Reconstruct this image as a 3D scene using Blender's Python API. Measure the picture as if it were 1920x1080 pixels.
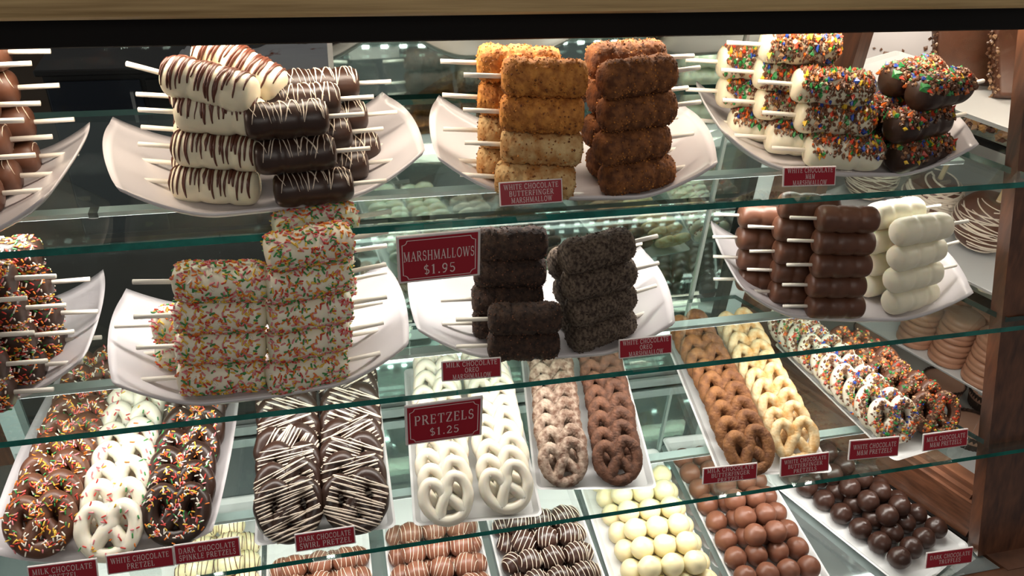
import bpy, bmesh, math, random
from mathutils import Vector, Matrix, noise
from math import sin, cos, pi, radians

for o in list(bpy.data.objects):
    bpy.data.objects.remove(o)
SC = bpy.context.scene
COL = SC.collection
U = 0.7          # metres per drawing unit; the camera stands at x=0, y=0, 1.6 m above the shop floor
CAMZ = 1.6
def W(x, y, z):
    return Vector((x*U, y*U, CAMZ + z*U))
def setloc(o, x, y, z, yaw=0.0):
    o.location = W(x, y, z); o.rotation_euler = (0, 0, yaw)

# ------------------------------------------------------------------ camera
cd = bpy.data.cameras.new('camera'); cam = bpy.data.objects.new('camera', cd); COL.objects.link(cam)
cd.sensor_width = 36.0; cd.lens = 36.0*1556.75/1920.0; cd.clip_start = 0.02
cam.matrix_world = Matrix(((0.97136, 0.08546, -0.22172, 0.0),
                           (-0.23117, 0.55584, -0.79850, 0.0),
                           (0.05501, 0.82689, 0.55967, CAMZ),
                           (0, 0, 0, 1)))
SC.camera = cam

# ------------------------------------------------------------------ world, lamps, exposure
SC.view_settings.view_transform = 'Standard'
SC.view_settings.look = 'None'
SC.view_settings.gamma = 1.0
SC.view_settings.use_curve_mapping = False
SC.view_settings.exposure = -0.75
SC.cycles.transparent_max_bounces = 24
SC.cycles.max_bounces = 10
wd = bpy.data.worlds.new('shop_air'); SC.world = wd; wd.use_nodes = True
bg = wd.node_tree.nodes['Background']
bg.inputs['Color'].default_value = (1.0, 0.95, 0.91, 1); bg.inputs['Strength'].default_value = 0.24

def area_lamp(name, loc, sx, sy, power, color, rot=(0, 0, 0), spread=pi):
    ld = bpy.data.lights.new(name, 'AREA'); ld.shape = 'RECTANGLE'
    ld.size = sx*U; ld.size_y = sy*U; ld.energy = power; ld.color = color; ld.spread = spread
    o = bpy.data.objects.new(name, ld); COL.objects.link(o)
    o.location = W(*loc); o.rotation_euler = rot
    return o
ZU, ZM, ZL, ZD = -0.578, -0.8376, -1.0975, -1.3575     # tops of the three glass shelves and of the deck
YU, YM, YL, YD = 1.0, 0.939, 0.878, 0.80               # their front edges (the case front slants)
YB = 1.467                                             # back of the case
area_lamp('case_lamp_light', (0.35, 1.13, -0.315), 2.3, 0.045, 7.0, (1.0, 0.86, 0.70), (radians(8), 0, 0))
for nm, zz, yy in (('upper', ZU, YU), ('middle', ZM, YM), ('lower', ZL, YL)):
    area_lamp(nm + '_strip_light', (0.25, yy + 0.102, zz - 0.0195), 2.0, 0.014, 4.4, (1.0, 0.95, 0.89), (radians(10), 0, 0))
area_lamp('neighbour_case_fill', (1.45, 1.27, -0.275), 0.03, 0.9, 6.0, (1.0, 0.88, 0.74), (0, 0, radians(24)))  # unseen fill, added to brighten the goods beyond the end window

area_lamp('added_front_fill', (0.2, -1.6, 1.2), 2.0, 1.0, 13.0, (1.0, 0.92, 0.84), (radians(38), 0, 0))  # added fill behind the camera, lifts the moulding and the item fronts

# ------------------------------------------------------------------ mesh helpers (all in drawing units, scaled on build)
class MB:
    def __init__(s): s.v = []; s.f = []; s.m = []
    def add(s, vs, fs, mi=0):
        b = len(s.v); s.v.extend([tuple(p) for p in vs])
        s.f.extend([tuple(b+i for i in f) for f in fs]); s.m.extend([mi]*len(fs)); return s
    def mesh(s, name, mats, smooth=True):
        me = bpy.data.meshes.new(name)
        me.from_pydata([(x*U, y*U, z*U) for x, y, z in s.v], [], s.f)
        for m in (mats if isinstance(mats, (list, tuple)) else [mats]): me.materials.append(m)
        me.polygons.foreach_set('material_index', s.m)
        me.polygons.foreach_set('use_smooth', [smooth]*len(s.f))
        me.update(); return me
    def build(s, name, mats, parent=None, smooth=False):
        return link(name, s.mesh(name, mats, smooth), parent)

def link(name, me, parent=None):
    o = bpy.data.objects.new(name, me); COL.objects.link(o)
    if parent is not None: o.parent = parent
    return o
def thing(name, label, cat, x=0, y=0, z=0, yaw=0, group=None, rot=None):
    o = bpy.data.objects.new(name, None); COL.objects.link(o); o.empty_display_size = 0.02
    o.location = W(x, y, z); o.rotation_euler = rot if rot else (0, 0, yaw)
    return tag(o, label, cat, group)
def tag(o, label, cat, group=None):
    o['label'] = label; o['category'] = cat
    if group: o['group'] = group
    return o
def struct(o): o['kind'] = 'structure'; return o
def stuff(o): o['kind'] = 'stuff'; return o

def box(mb, x0, x1, y0, y1, z0, z1, mi=0):
    v = [(x0,y0,z0),(x1,y0,z0),(x1,y1,z0),(x0,y1,z0),(x0,y0,z1),(x1,y0,z1),(x1,y1,z1),(x0,y1,z1)]
    mb.add(v, [(0,3,2,1),(4,5,6,7),(0,1,5,4),(1,2,6,5),(2,3,7,6),(3,0,4,7)], mi)
def rbox(mb, cx, cy, cz, sx, sy, sz, bev, seg=2, mi=0, M=None):
    bm = bmesh.new(); bmesh.ops.create_cube(bm, size=1.0)
    for v in bm.verts: v.co = Vector((v.co.x*sx, v.co.y*sy, v.co.z*sz))
    bmesh.ops.bevel(bm, geom=bm.edges[:], offset=bev, segments=seg, profile=0.5, affect='EDGES')
    bm.verts.index_update()
    vs = []
    for v in bm.verts:
        c = v.co.copy()
        if M is not None: c = M @ c
        vs.append((c.x+cx, c.y+cy, c.z+cz))
    mb.add(vs, [[v.index for v in f.verts] for f in bm.faces], mi); bm.free()
def prism(mb, poly, z0, z1, mi=0, mside=None):
    n = len(poly)
    v = [(x, y, z0) for x, y in poly] + [(x, y, z1) for x, y in poly]
    mb.add(v, [tuple(range(n-1, -1, -1)), tuple(range(n, 2*n))], mi)
    mb.add(v, [(i, (i+1) % n, n+(i+1) % n, n+i) for i in range(n)], mi if mside is None else mside)
def beam(mb, quad0, quad1, mi=0):
    v = list(quad0) + list(quad1)
    mb.add(v, [(3,2,1,0),(4,5,6,7),(0,1,5,4),(1,2,6,5),(2,3,7,6),(3,0,4,7)], mi)
def tube(mb, path, rad, n=8, caps=True, closed=False, mi=0, disp=None, up=Vector((0.13, 0.21, 1))):
    P = [Vector(p) for p in path]; N = len(P); vs = []; prev = None
    for i, p in enumerate(P):
        t = (P[(i+1) % N]-P[i-1]) if (closed or 0 < i < N-1) else (P[1]-P[0] if i == 0 else P[-1]-P[-2])
        t = t.normalized() if t.length > 1e-9 else Vector((1, 0, 0))
        if prev is None:
            a = up - t*up.dot(t)
            if a.length < 1e-4: a = Vector((1, 0, 0)) - t*t.x
        else: a = prev - t*prev.dot(t)
        a.normalize(); prev = a; b = t.cross(a)
        r = rad[i] if isinstance(rad, (list, tuple)) else rad
        for k in range(n):
            d = a*cos(2*pi*k/n) + b*sin(2*pi*k/n); q = p + d*r
            if disp: q = q + d*disp(q)
            vs.append(q)
    fs = []
    for i in range(N if closed else N-1):
        for k in range(n):
            j = (i+1) % N
            fs.append((i*n+k, i*n+(k+1) % n, j*n+(k+1) % n, j*n+k))
    if caps and not closed:
        fs.append(tuple(range(n-1, -1, -1))); fs.append(tuple((N-1)*n+k for k in range(n)))
    mb.add(vs, fs, mi)
def lathe(mb, prof, n=24, mi=0, c=(0, 0, 0), disp=None):
    vs = []; fs = []
    for r, z in prof:
        for k in range(n):
            a = 2*pi*k/n; q = Vector((r*cos(a)+c[0], r*sin(a)+c[1], z+c[2]))
            if disp: q = q + disp(q, r, z, a)
            vs.append(q)
    for i in range(len(prof)-1):
        for k in range(n):
            fs.append((i*n+k, i*n+(k+1) % n, (i+1)*n+(k+1) % n, (i+1)*n+k))
    if prof[0][0] > 1e-6: fs.append(tuple(range(n-1, -1, -1)))
    if prof[-1][0] > 1e-6: fs.append(tuple((len(prof)-1)*n+k for k in range(n)))
    mb.add(vs, fs, mi)
def chip(mb, p, nrm, size, rng, mi, flat=0.55):
    n = Vector(nrm).normalized(); a = n.orthogonal().normalized()
    a = Matrix.Rotation(rng.uniform(0, 6.28), 3, n) @ a; b = n.cross(a)
    s1 = size*rng.uniform(.7, 1.3); s2 = size*rng.uniform(.5, 1.0); s3 = size*flat
    p = Vector(p)
    vs = [p+a*s1, p+b*s2+n*s3*rng.uniform(0, .5), p-a*s1*rng.uniform(.6, 1), p-b*s2+n*s3*rng.uniform(0, .5), p+n*s3, p-n*s3]
    mb.add(vs, [(0,1,4),(1,2,4),(2,3,4),(3,0,4),(1,0,5),(2,1,5),(3,2,5),(0,3,5)], mi)
def rod(mb, p, d, L, r, mi):
    d = Vector(d).normalized()
    tube(mb, [p-d*L*.5, p-d*L*.36, p+d*L*.36, p+d*L*.5], [r*.55, r, r, r*.55], n=5, mi=mi)

# ------------------------------------------------------------------ materials
def mat(name, color, rough=0.5, metal=0.0, spec=0.5, noise_amt=0.0, noise_scale=60.0, color2=None, bump=0.0, bump_scale=200.0,
        sss=0.0, coat=0.0):
    m = bpy.data.materials.new(name); m.use_nodes = True; nt = m.node_tree
    b = nt.nodes['Principled BSDF']
    b.inputs['Base Color'].default_value = (*color, 1); b.inputs['Roughness'].default_value = rough
    b.inputs['Metallic'].default_value = metal; b.inputs['Specular IOR Level'].default_value = spec
    if coat: b.inputs['Coat Weight'].default_value = coat; b.inputs['Coat Roughness'].default_value = 0.15
    if sss:
        b.inputs['Subsurface Weight'].default_value = sss; b.inputs['Subsurface Radius'].default_value = (1, .6, .35)
        b.inputs['Subsurface Scale'].default_value = 0.006
    tc = nt.nodes.new('ShaderNodeTexCoord')
    if color2 is not None or noise_amt:
        nz = nt.nodes.new('ShaderNodeTexNoise'); nz.inputs['Scale'].default_value = noise_scale; nz.inputs['Detail'].default_value = 5
        nt.links.new(tc.outputs['Object'], nz.inputs['Vector'])
        cr = nt.nodes.new('ShaderNodeValToRGB'); cr.color_ramp.elements[0].position = 0.36; cr.color_ramp.elements[1].position = 0.64
        c2 = color2 if color2 is not None else tuple(max(0, c*(1-noise_amt)) for c in color)
        cr.color_ramp.elements[0].color = (*c2, 1); cr.color_ramp.elements[1].color = (*color, 1)
        nt.links.new(nz.outputs['Fac'], cr.inputs['Fac']); nt.links.new(cr.outputs['Color'], b.inputs['Base Color'])
    if bump:
        n2 = nt.nodes.new('ShaderNodeTexNoise'); n2.inputs['Scale'].default_value = bump_scale; n2.inputs['Detail'].default_value = 4
        nt.links.new(tc.outputs['Object'], n2.inputs['Vector'])
        bp = nt.nodes.new('ShaderNodeBump'); bp.inputs['Strength'].default_value = bump; bp.inputs['Distance'].default_value = 0.002
        nt.links.new(n2.outputs['Fac'], bp.inputs['Height']); nt.links.new(bp.outputs['Normal'], b.inputs['Normal'])
    return m
def wood(name, c1, c2, scale=(6, 60, 60), rough=0.45, coat=0.0):
    m = bpy.data.materials.new(name); m.use_nodes = True; nt = m.node_tree; b = nt.nodes['Principled BSDF']
    tc = nt.nodes.new('ShaderNodeTexCoord'); mp = nt.nodes.new('ShaderNodeMapping'); mp.inputs['Scale'].default_value = scale
    nz = nt.nodes.new('ShaderNodeTexNoise'); nz.inputs['Scale'].default_value = 1.0; nz.inputs['Detail'].default_value = 8; nz.inputs['Distortion'].default_value = 0.6
    wv = nt.nodes.new('ShaderNodeTexNoise'); wv.inputs['Scale'].default_value = 4.0; wv.inputs['Detail'].default_value = 3
    cr = nt.nodes.new('ShaderNodeValToRGB'); cr.color_ramp.elements[0].color = (*c1, 1); cr.color_ramp.elements[1].color = (*c2, 1)
    cr.color_ramp.elements[0].position = 0.35; cr.color_ramp.elements[1].position = 0.68
    mx = nt.nodes.new('ShaderNodeMix'); mx.data_type = 'FLOAT'; mx.inputs[0].default_value = 0.4
    L = nt.links.new
    L(tc.outputs['Object'], mp.inputs['Vector']); L(mp.outputs['Vector'], nz.inputs['Vector']); L(mp.outputs['Vector'], wv.inputs['Vector'])
    L(nz.outputs['Fac'], mx.inputs[2]); L(wv.outputs['Fac'], mx.inputs[3]); L(mx.outputs[0], cr.inputs['Fac'])
    L(cr.outputs['Color'], b.inputs['Base Color']); b.inputs['Roughness'].default_value = rough
    if coat: b.inputs['Coat Weight'].default_value = coat; b.inputs['Coat Roughness'].default_value = 0.25
    bp = nt.nodes.new('ShaderNodeBump'); bp.inputs['Strength'].default_value = 0.25; bp.inputs['Distance'].default_value = 0.001
    L(nz.outputs['Fac'], bp.inputs['Height']); L(bp.outputs['Normal'], b.inputs['Normal'])
    return m
def pane(name, tint, gloss=0.0, rough=0.02, ior=1.5):
    """thin clear glass: straight-through transmission plus a Fresnel reflection"""
    m = bpy.data.materials.new(name); m.use_nodes = True; nt = m.node_tree
    for n in list(nt.nodes):
        if n.type != 'OUTPUT_MATERIAL': nt.nodes.remove(n)
    out = nt.nodes['Material Output']
    tr = nt.nodes.new('ShaderNodeBsdfTransparent'); tr.inputs['Color'].default_value = (*tint, 1)
    gl = nt.nodes.new('ShaderNodeBsdfGlossy'); gl.inputs['Color'].default_value = (.92, 1, .97, 1); gl.inputs['Roughness'].default_value = rough
    fr = nt.nodes.new('ShaderNodeFresnel')
    ge = nt.nodes.new('ShaderNodeNewGeometry'); im = nt.nodes.new('ShaderNodeMix'); im.data_type = 'FLOAT'
    im.inputs[2].default_value = ior; im.inputs[3].default_value = 1/ior      # same thin sheet seen from either side
    nt.links.new(ge.outputs['Backfacing'], im.inputs[0]); nt.links.new(im.outputs[0], fr.inputs['IOR'])
    ad = nt.nodes.new('ShaderNodeMath'); ad.operation = 'ADD'; ad.use_clamp = True; ad.inputs[1].default_value = gloss
    mx = nt.nodes.new('ShaderNodeMixShader'); L = nt.links.new
    L(fr.outputs['Fac'], ad.inputs[0]); L(ad.outputs[0], mx.inputs['Fac']); L(tr.outputs[0], mx.inputs[1]); L(gl.outputs[0], mx.inputs[2])
    L(mx.outputs[0], out.inputs['Surface']); return m
def glow(name, color, strength):
    m = bpy.data.materials.new(name); m.use_nodes = True; b = m.node_tree.nodes['Principled BSDF']
    b.inputs['Base Color'].default_value = (*color, 1)
    b.inputs['Emission Color'].default_value = (*color, 1); b.inputs['Emission Strength'].default_value = strength
    return m

M = {}
M['cream'] = mat('white_chocolate', (.86, .78, .57), .42, noise_amt=.08, noise_scale=40, bump=.15, bump_scale=90, sss=.25)
M['ivory'] = mat('plain_white_coating', (.87, .82, .64), .38, noise_amt=.05, bump=.08, bump_scale=60, sss=.25)
M['ivory_pretzel'] = mat('white_pretzel_coating', (.82, .76, .62), .34, noise_amt=.05, bump=.06, bump_scale=60, sss=.2)
M['dark'] = mat('dark_chocolate', (.040, .017, .010), .36, noise_amt=.3, noise_scale=50, bump=.15, bump_scale=120)
M['milk'] = mat('milk_chocolate', (.130, .050, .026), .42, noise_amt=.22, noise_scale=50, bump=.15, bump_scale=120)
M['milk_truffle'] = mat('milk_truffle_coating', (.200, .076, .042), .42, noise_amt=.12, noise_scale=40, bump=.12, bump_scale=120)
M['dark_truffle'] = mat('dark_truffle_coating', (.048, .020, .013), .33, noise_amt=.2, noise_scale=40, bump=.12, bump_scale=120)
M['white_truffle'] = mat('white_truffle_coating', (.84, .74, .45), .34, noise_amt=.05, bump=.06, bump_scale=60, sss=.2)
M['brown_drizzle'] = mat('brown_chocolate_drizzle', (.10, .030, .016), .35)
M['white_drizzle'] = mat('white_chocolate_drizzle', (.80, .68, .55), .4)
M['gold_crumb'] = mat('golden_crumb_coating', (.70, .29, .055), .75, noise_scale=120, color2=(.36, .12, .02), bump=.6, bump_scale=320)
M['pale_crumb'] = mat('pale_golden_crumb_over_cream', (.74, .52, .24), .7, noise_scale=70, color2=(.46, .20, .05), bump=.5, bump_scale=300)
M['brown_crumb'] = mat('brown_crumb_coating', (.30, .110, .030), .8, noise_scale=120, color2=(.11, .036, .011), bump=.6, bump_scale=320)
M['black_crumb'] = mat('dark_cookie_crumb', (.070, .036, .022), .85, noise_scale=160, color2=(.020, .010, .007), bump=.7, bump_scale=340)
M['grey_crumb'] = mat('dark_crumb_over_white', (.17, .125, .088), .85, noise_scale=300, color2=(.032, .018, .012), bump=.7, bump_scale=340)
M['p_grey'] = mat('speckled_crumb_on_pretzel', (.50, .38, .29), .75, noise_scale=120, color2=(.15, .075, .045), bump=.6, bump_scale=340)
M['p_mocha'] = mat('brown_crumb_on_pretzel', (.20, .085, .045), .75, noise_scale=120, color2=(.085, .036, .02), bump=.6, bump_scale=340)
M['p_tan'] = mat('tan_crumb_on_milk_pretzel', (.31, .130, .042), .7, noise_scale=110, color2=(.15, .055, .02), bump=.6, bump_scale=340)
M['p_gold'] = mat('golden_crumb_on_white_pretzel', (.80, .66, .40), .6, noise_scale=80, color2=(.62, .33, .10), bump=.4, bump_scale=300)
SPK = [mat('sprinkle_' + n, c, .4) for n, c in (('red', (.55, .045, .03)), ('orange', (.75, .20, .02)), ('yellow', (.78, .50, .06)),
       ('green', (.04, .25, .06)), ('pink', (.70, .22, .24)), ('white', (.82, .76, .66)))]
CHP = [mat('shell_' + n, c, .35) for n, c in (('chocolate', (.16, .07, .035)), ('red', (.55, .05, .02)), ('orange', (.72, .15, .02)),
       ('green', (.03, .24, .06)), ('blue', (.025, .07, .36)), ('yellow', (.72, .48, .04)), ('tan', (.40, .23, .12)))]
M['stick'] = mat('paper_stick', (.86, .80, .70), .6)
M['porcelain'] = mat('white_porcelain', (.64, .60, .605), .18, spec=.5, coat=.25)
M['melamine'] = mat('white_tray', (.72, .72, .71), .28)
M['sign_red'] = mat('crimson_sign', (.34, .006, .020), .30)
M['sign_white'] = mat('sign_white', (.74, .68, .66), .4)
M['sign_ink'] = mat('sign_lettering', (.78, .62, .60), .4)
M['acrylic'] = pane('clear_acrylic', (.93, .95, .94), .05, .05, 1.35)
M['shelf_glass'] = pane('shelf_glass', (.90, .955, .94), 0.015, .02, 1.45)
M['window_glass'] = pane('window_glass', (.97, .98, .975), 0.0, .02, 1.2)
M['rear_glass'] = pane('rear_door_glass', (.86, .88, .88), .0, .03, 1.16)
M['edge'] = mat('green_glass_edge', (.014, .20, .16), .18, noise_amt=.45, noise_scale=45)
M['edge_back'] = mat('dark_glass_edge', (.010, .045, .040), .2)
M['mirror'] = mat('tinted_mirror', (.50, .58, .55), .035, metal=1.0)
M['deck'] = mat('glossy_deck_glass', (.50, .57, .56), .05, metal=.8)
M['alu'] = mat('aluminium', (.62, .63, .62), .4, metal=.85)
M['strip'] = mat('led_channel', (.62, .66, .66), .35)
M['black'] = mat('black_trim', (.005, .004, .0035), .6, spec=.2)
M['oak'] = wood('oak_trim', (.30, .19, .075), (.70, .50, .24), (2.2, 80, 80), .55)
M['walnut'] = wood('reddish_brown_wood', (.045, .015, .007), (.155, .058, .026), (40, 40, 5), .38, coat=.25)
M['walnut_h'] = wood('reddish_brown_wood_lengthwise', (.060, .022, .010), (.20, .080, .040), (9, 9, 60), .38, coat=.2)
M['diode'] = glow('led_diode', (1.0, .97, .92), 55.0)
M['bulb'] = glow('warm_lamp_tube', (1.0, .80, .56), 6.0)

# ------------------------------------------------------------------ the setting
def Xp(y): return 1.646 - 0.444*y            # foot of the angled end panel
mb = MB(); box(mb, -5, 6, -3, 8, -2.30, -2.286)
fl = mb.build('floor', wood('floor_planks', (.060, .043, .034), (.17, .125, .100), (1.5, 16, 16), .4)); struct(fl)
mb = MB(); box(mb, -5, 6, 6.2, 6.3, -2.286, 1.2)
struct(mb.build('wall_back', mat('dull_brown_wall', (.20, .145, .105), .8, noise_amt=.25, noise_scale=2)))

# case body: deck, header, end panel, back frames -- one display case
case = thing('display_case', 'wooden display case with glass shelves, slanted front and lit deck', 'display case', .35, .80, -2.286)
case_inv = W(.35, .80, -2.286)
def cpart(name, mb, mats, smooth=False, parent=None):
    o = mb.build(name, mats, case if parent is None else parent, smooth)
    if parent is None: o.location = -case_inv + Vector((0, 0, CAMZ))
    return o
mb = MB(); prism(mb, [(-1.05, YD), (Xp(YD)-.004, YD), (Xp(YB)-.004, YB+.0), (-1.05, YB)], ZD-.02, ZD); cpart('deck', mb, M['deck'])
mb = MB(); prism(mb, [(-1.05, YD+.01), (Xp(YD), YD+.01), (Xp(YB), YB+.06), (-1.05, YB+.06)], -2.286, ZD-.02); cpart('plinth', mb, M['walnut'])
mb = MB(); rbox(mb, .25, YD-.040, ZD-.012, 2.75, .08, .03, .006, 2); rbox(mb, .25, YD-.035, ZD-.07, 2.75, .05, .09, .004, 2); cpart('front_ledge', mb, M['walnut_h'])
mb = MB(); prism(mb, [(Xp(.79), .79), (1.75, .79), (1.75, .93), (Xp(.93)+.002, .93)], ZD-.06, ZD+.004); cpart('corner_block', mb, M['walnut_h'])
# header: black valance with an oak moulding over it
mb = MB(); rbox(mb, .25, 1.065, -.3225, 3.0, .03, .036, .002, 1); cpart('valance', mb, M['black'])
mb = MB(); rbox(mb, .25, 1.045, -.262, 3.0, .05, .080, .012, 3); rbox(mb, .25, 1.06, -.2, 3.0, .06, .06, .008, 2); cpart('top_moulding', mb, M['oak'])
mb = MB(); box(mb, -1.1, 1.6, 1.085, YB+.05, -.285, -.270); cpart('roof_board', mb, M['walnut_h'])
mb = MB(); box(mb, -.85, 1.15, 1.10, 1.16, -.31, -.285); lamp = cpart('lamp_housing', mb, M['alu'])
# angled end panel: slanted front post, back stile, stepped bottom rail, glass
pd = Vector((.444, -1.0)).normalized()        # along the panel towards the front
pn = Vector((1.0, .444)).normalized()         # outwards, to the right
def panel_pt(y, off=0.0): return (Xp(y)+pn.x*off, y+pn.y*off)
def panel_slab(mb, y0, y1, z0, z1, o0, o1):
    a, b, c, d = panel_pt(y0, o0), panel_pt(y1, o0), panel_pt(y1, o1), panel_pt(y0, o1)
    prism(mb, [b, a, d, c] if False else [a, b, c, d][::-1], z0, z1)
mb = MB(); panel_slab(mb, .875, 1.467, ZD-.03, -1.262, 0.0, .045); cpart('end_rail', mb, M['walnut_h'])
mb = MB(); panel_slab(mb, .90, 1.40, -1.262, -1.250, .008, .05); panel_slab(mb, .90, 1.40, -1.250, -1.236, .022, .055); cpart('sill', mb, M['walnut_h'])
mb = MB(); panel_slab(mb, .87, 1.467, ZD-.002, ZD+.012, -.008, 0.0); cpart('base_bead', mb, M['black'])
mb = MB(); panel_slab(mb, 1.375, 1.50, ZD-.002, -.29, .002, .045); cpart('end_stile', mb, M['walnut'])
mb = MB(); panel_slab(mb, .95, 1.376, -1.237, -.29, .026, .030); cpart('end_window', mb, M['window_glass'])
def post_q(z):
    x = 1.17-.12*(z+.572); y = 1.069+.265*(z+.572)
    x -= .008; return [(x, y-.03, z), (x+.15, y-.03, z), (x+.15, y, z), (x, y, z)]
mb = MB(); beam(mb, post_q(ZD+.004), post_q(-.29)); cpart('end_post', mb, M['walnut'])
# back: mirrored sliding doors, clear door, tracks, uprights
mb = MB(); box(mb, .047, .850, YB, YB+.008, ZD+.03, -.29); cpart('mirror_door', mb, M['mirror'])
mb = MB(); box(mb, .853, .925, YB+.004, YB+.012, ZD+.03, -.29); cpart('mirror_panel', mb, M['mirror'])
mb = MB(); box(mb, .044, .053, YB-.004, YB, ZD+.03, -.29); cpart('door_edge', mb, M['alu']); mb = MB(); box(mb, .846, .853, YB-.006, YB, ZD+.03, -.29); cpart('door_edge', mb, M['alu'])
mb = MB(); box(mb, .925, .945, YB-.01, YB+.02, ZD, -.29); cpart('back_jamb', mb, M['black'])
mb = MB(); box(mb, .945, .985, YB-.008, YB+.02, ZD, -.29); cpart('back_upright', mb, M['strip'])
mb = MB(); box(mb, .985, 1.03, YB, YB+.02, ZD, -.29); cpart('back_stile', mb, M['walnut'])
mb = MB(); box(mb, -.63, .044, YB+.012, YB+.018, ZD+.03, -.29); cpart('clear_door', mb, M['rear_glass'])
mb = MB(); box(mb, -.665, -.63, YB-.02, YB+.02, ZD, -.29); cpart('rear_upright', mb, M['strip'])
mb = MB(); box(mb, -.72, -.665, YB-.02, YB+.02, ZD, -.29); cpart('rear_stile', mb, M['walnut'])
mb = MB(); box(mb, -.66, .925, YB-.022, YB-.014, ZD, ZD+.030); box(mb, -.66, .925, YB-.006, YB+.0, ZD, ZD+.036); box(mb, -.66, .925, YB-.022, YB+.02, ZD-.001, ZD+.006)
cpart('sliding_track', mb, M['alu'])

# glass shelves
def shelf(nm, z, yf, label):
    yk = yf+.026
    mb = MB(); prism(mb, [(-1.02, yf), (1.40, yf), (1.40, yk), (Xp(yk)-.015, yk), (Xp(YB)-.035, YB-.012), (-1.02, YB-.012)], z-.0105, z, 0, 1); mb.m[-5:] = [2]*5
    r = thing('glass_shelf', label, 'shelf', .2, yf, z)
    o = mb.build('shelf_pane', [M['shelf_glass'], M['edge'], M['edge_back']], r); o.location = -(W(.2, yf, z))+Vector((0, 0, CAMZ))
    return r
for args in (('u', ZU, YU, 'topmost green-edged glass shelf under the black valance'),
             ('m', ZM, YM, 'middle green-edged glass shelf carrying the lower row of marshmallow platters'),
             ('l', ZL, YL, 'lowest green-edged glass shelf carrying the pretzel trays')): shelf(*args)
# LED strips hung under each shelf
for z, yf, lab in ((ZU, YU, 'slim light strip under the topmost glass shelf'), (ZM, YM, 'slim light strip under the middle glass shelf'),
                   (ZL, YL, 'slim light strip under the lowest glass shelf')):
    y = yf+.117
    r = thing('light_strip', lab, 'light', .2, y, z-.0115, group='light strips under the shelves')
    loc = -W(.2, y, z-.0115)+Vector((0, 0, CAMZ))
    mb = MB(); box(mb, -.95, 1.12, y-.007, y+.007, z-.0185, z-.0135); box(mb, -.95, 1.12, y-.007, y+.0105, z-.0135, z-.0115); o = mb.build('channel', M['strip'], r); o.location = loc
    mb = MB(); n = 50
    for i in range(n):
        x = -.93+i*.041; box(mb, x-.007, x+.007, y+.0072, y+.0090, z-.0205, z-.0140)
    o = mb.build('diodes', M['diode'], r); o.location = loc; stuff(o)
    for x in (-.30, .545):
        mb = MB(); box(mb, x-.006, x+.006, y-.009, y+.009, z-.0195, z-.0108); o = mb.build('connector', M['black'], r); o.location = loc

# ------------------------------------------------------------------ platters and trays
def platter_mesh(w, d, h, th=.008):
    nx, ny = 40, 20; vt = []
    def P(u, v):
        x = u*math.sqrt(1-.12*v*v); y = v*math.sqrt(1-.13*u*u)
        z = h*(max(0, abs(x)-.40)/.60)**1.7 + .006*max(0, abs(y)-.75)/.25*(abs(x)) + .004*max(0, max(abs(u), abs(v))-.93)/.07
        return x*w/2, y*d/2, z
    top = [[P(-1+2*i/nx, -1+2*j/ny) for i in range(nx+1)] for j in range(ny+1)]
    mb = MB(); vs = []; fs = []; n1 = (nx+1)*(ny+1)
    for row in top: vs += [(x, y, z+th) for x, y, z in row]
    for row in top: vs += [(x*.985, y*.985, z) for x, y, z in row]
    I = lambda i, j, k=0: k*n1 + j*(nx+1)+i
    for j in range(ny):
        for i in range(nx):
            fs.append((I(i, j), I(i+1, j), I(i+1, j+1), I(i, j+1)))
            fs.append((I(i, j, 1), I(i, j+1, 1), I(i+1, j+1, 1), I(i+1, j, 1)))
    for i in range(nx):
        fs.append((I(i, 0, 1), I(i+1, 0, 1), I(i+1, 0), I(i, 0))); fs.append((I(i+1, ny, 1), I(i, ny, 1), I(i, ny), I(i+1, ny)))
    for j in range(ny):
        fs.append((I(0, j+1, 1), I(0, j, 1), I(0, j), I(0, j+1))); fs.append((I(nx, j, 1), I(nx, j+1, 1), I(nx, j+1), I(nx, j)))
    mb.add(vs, fs); return mb.mesh('platter', M['porcelain'], True)
PLAT = platter_mesh(.435, .25, .062)
PLATLONG = platter_mesh(.35, .46, .026)
def platter(me, x, y, z, yaw, label, group='upturned white platters'):
    o = link('platter', me); setloc(o, x, y, z, yaw); tag(o, label, 'platter', group); return o
platter(PLAT, -.52, 1.14, ZU, radians(-4), 'white upturned platter at far left of the top shelf, under milk chocolate pops')
platter(PLAT, -.060, 1.175, ZU, radians(9), 'white upturned platter of drizzled white and dark pops on the top shelf')
platter(PLAT, .395, 1.150, ZU, radians(-10), 'white upturned platter under golden and brown crumbed pops on the top shelf')
platter(PLAT, .862, 1.170, ZU, radians(-12), 'white upturned platter under the candy-chip pops on the top shelf')
platter(PLAT, -.545, 1.13, ZM, radians(2), 'white upturned platter under dark sprinkled pops at left of the middle shelf')
platter(PLAT, -.092, 1.085, ZM, radians(3), 'white upturned platter under white rainbow-sprinkled pops')
platter(PLAT, .352, 1.105, ZM, radians(-7), 'white upturned platter under the black cookie-crumb pops')
platter(PLAT, .920, 1.115, ZM, radians(-11), 'white upturned platter under plain milk and white pops')

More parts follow.
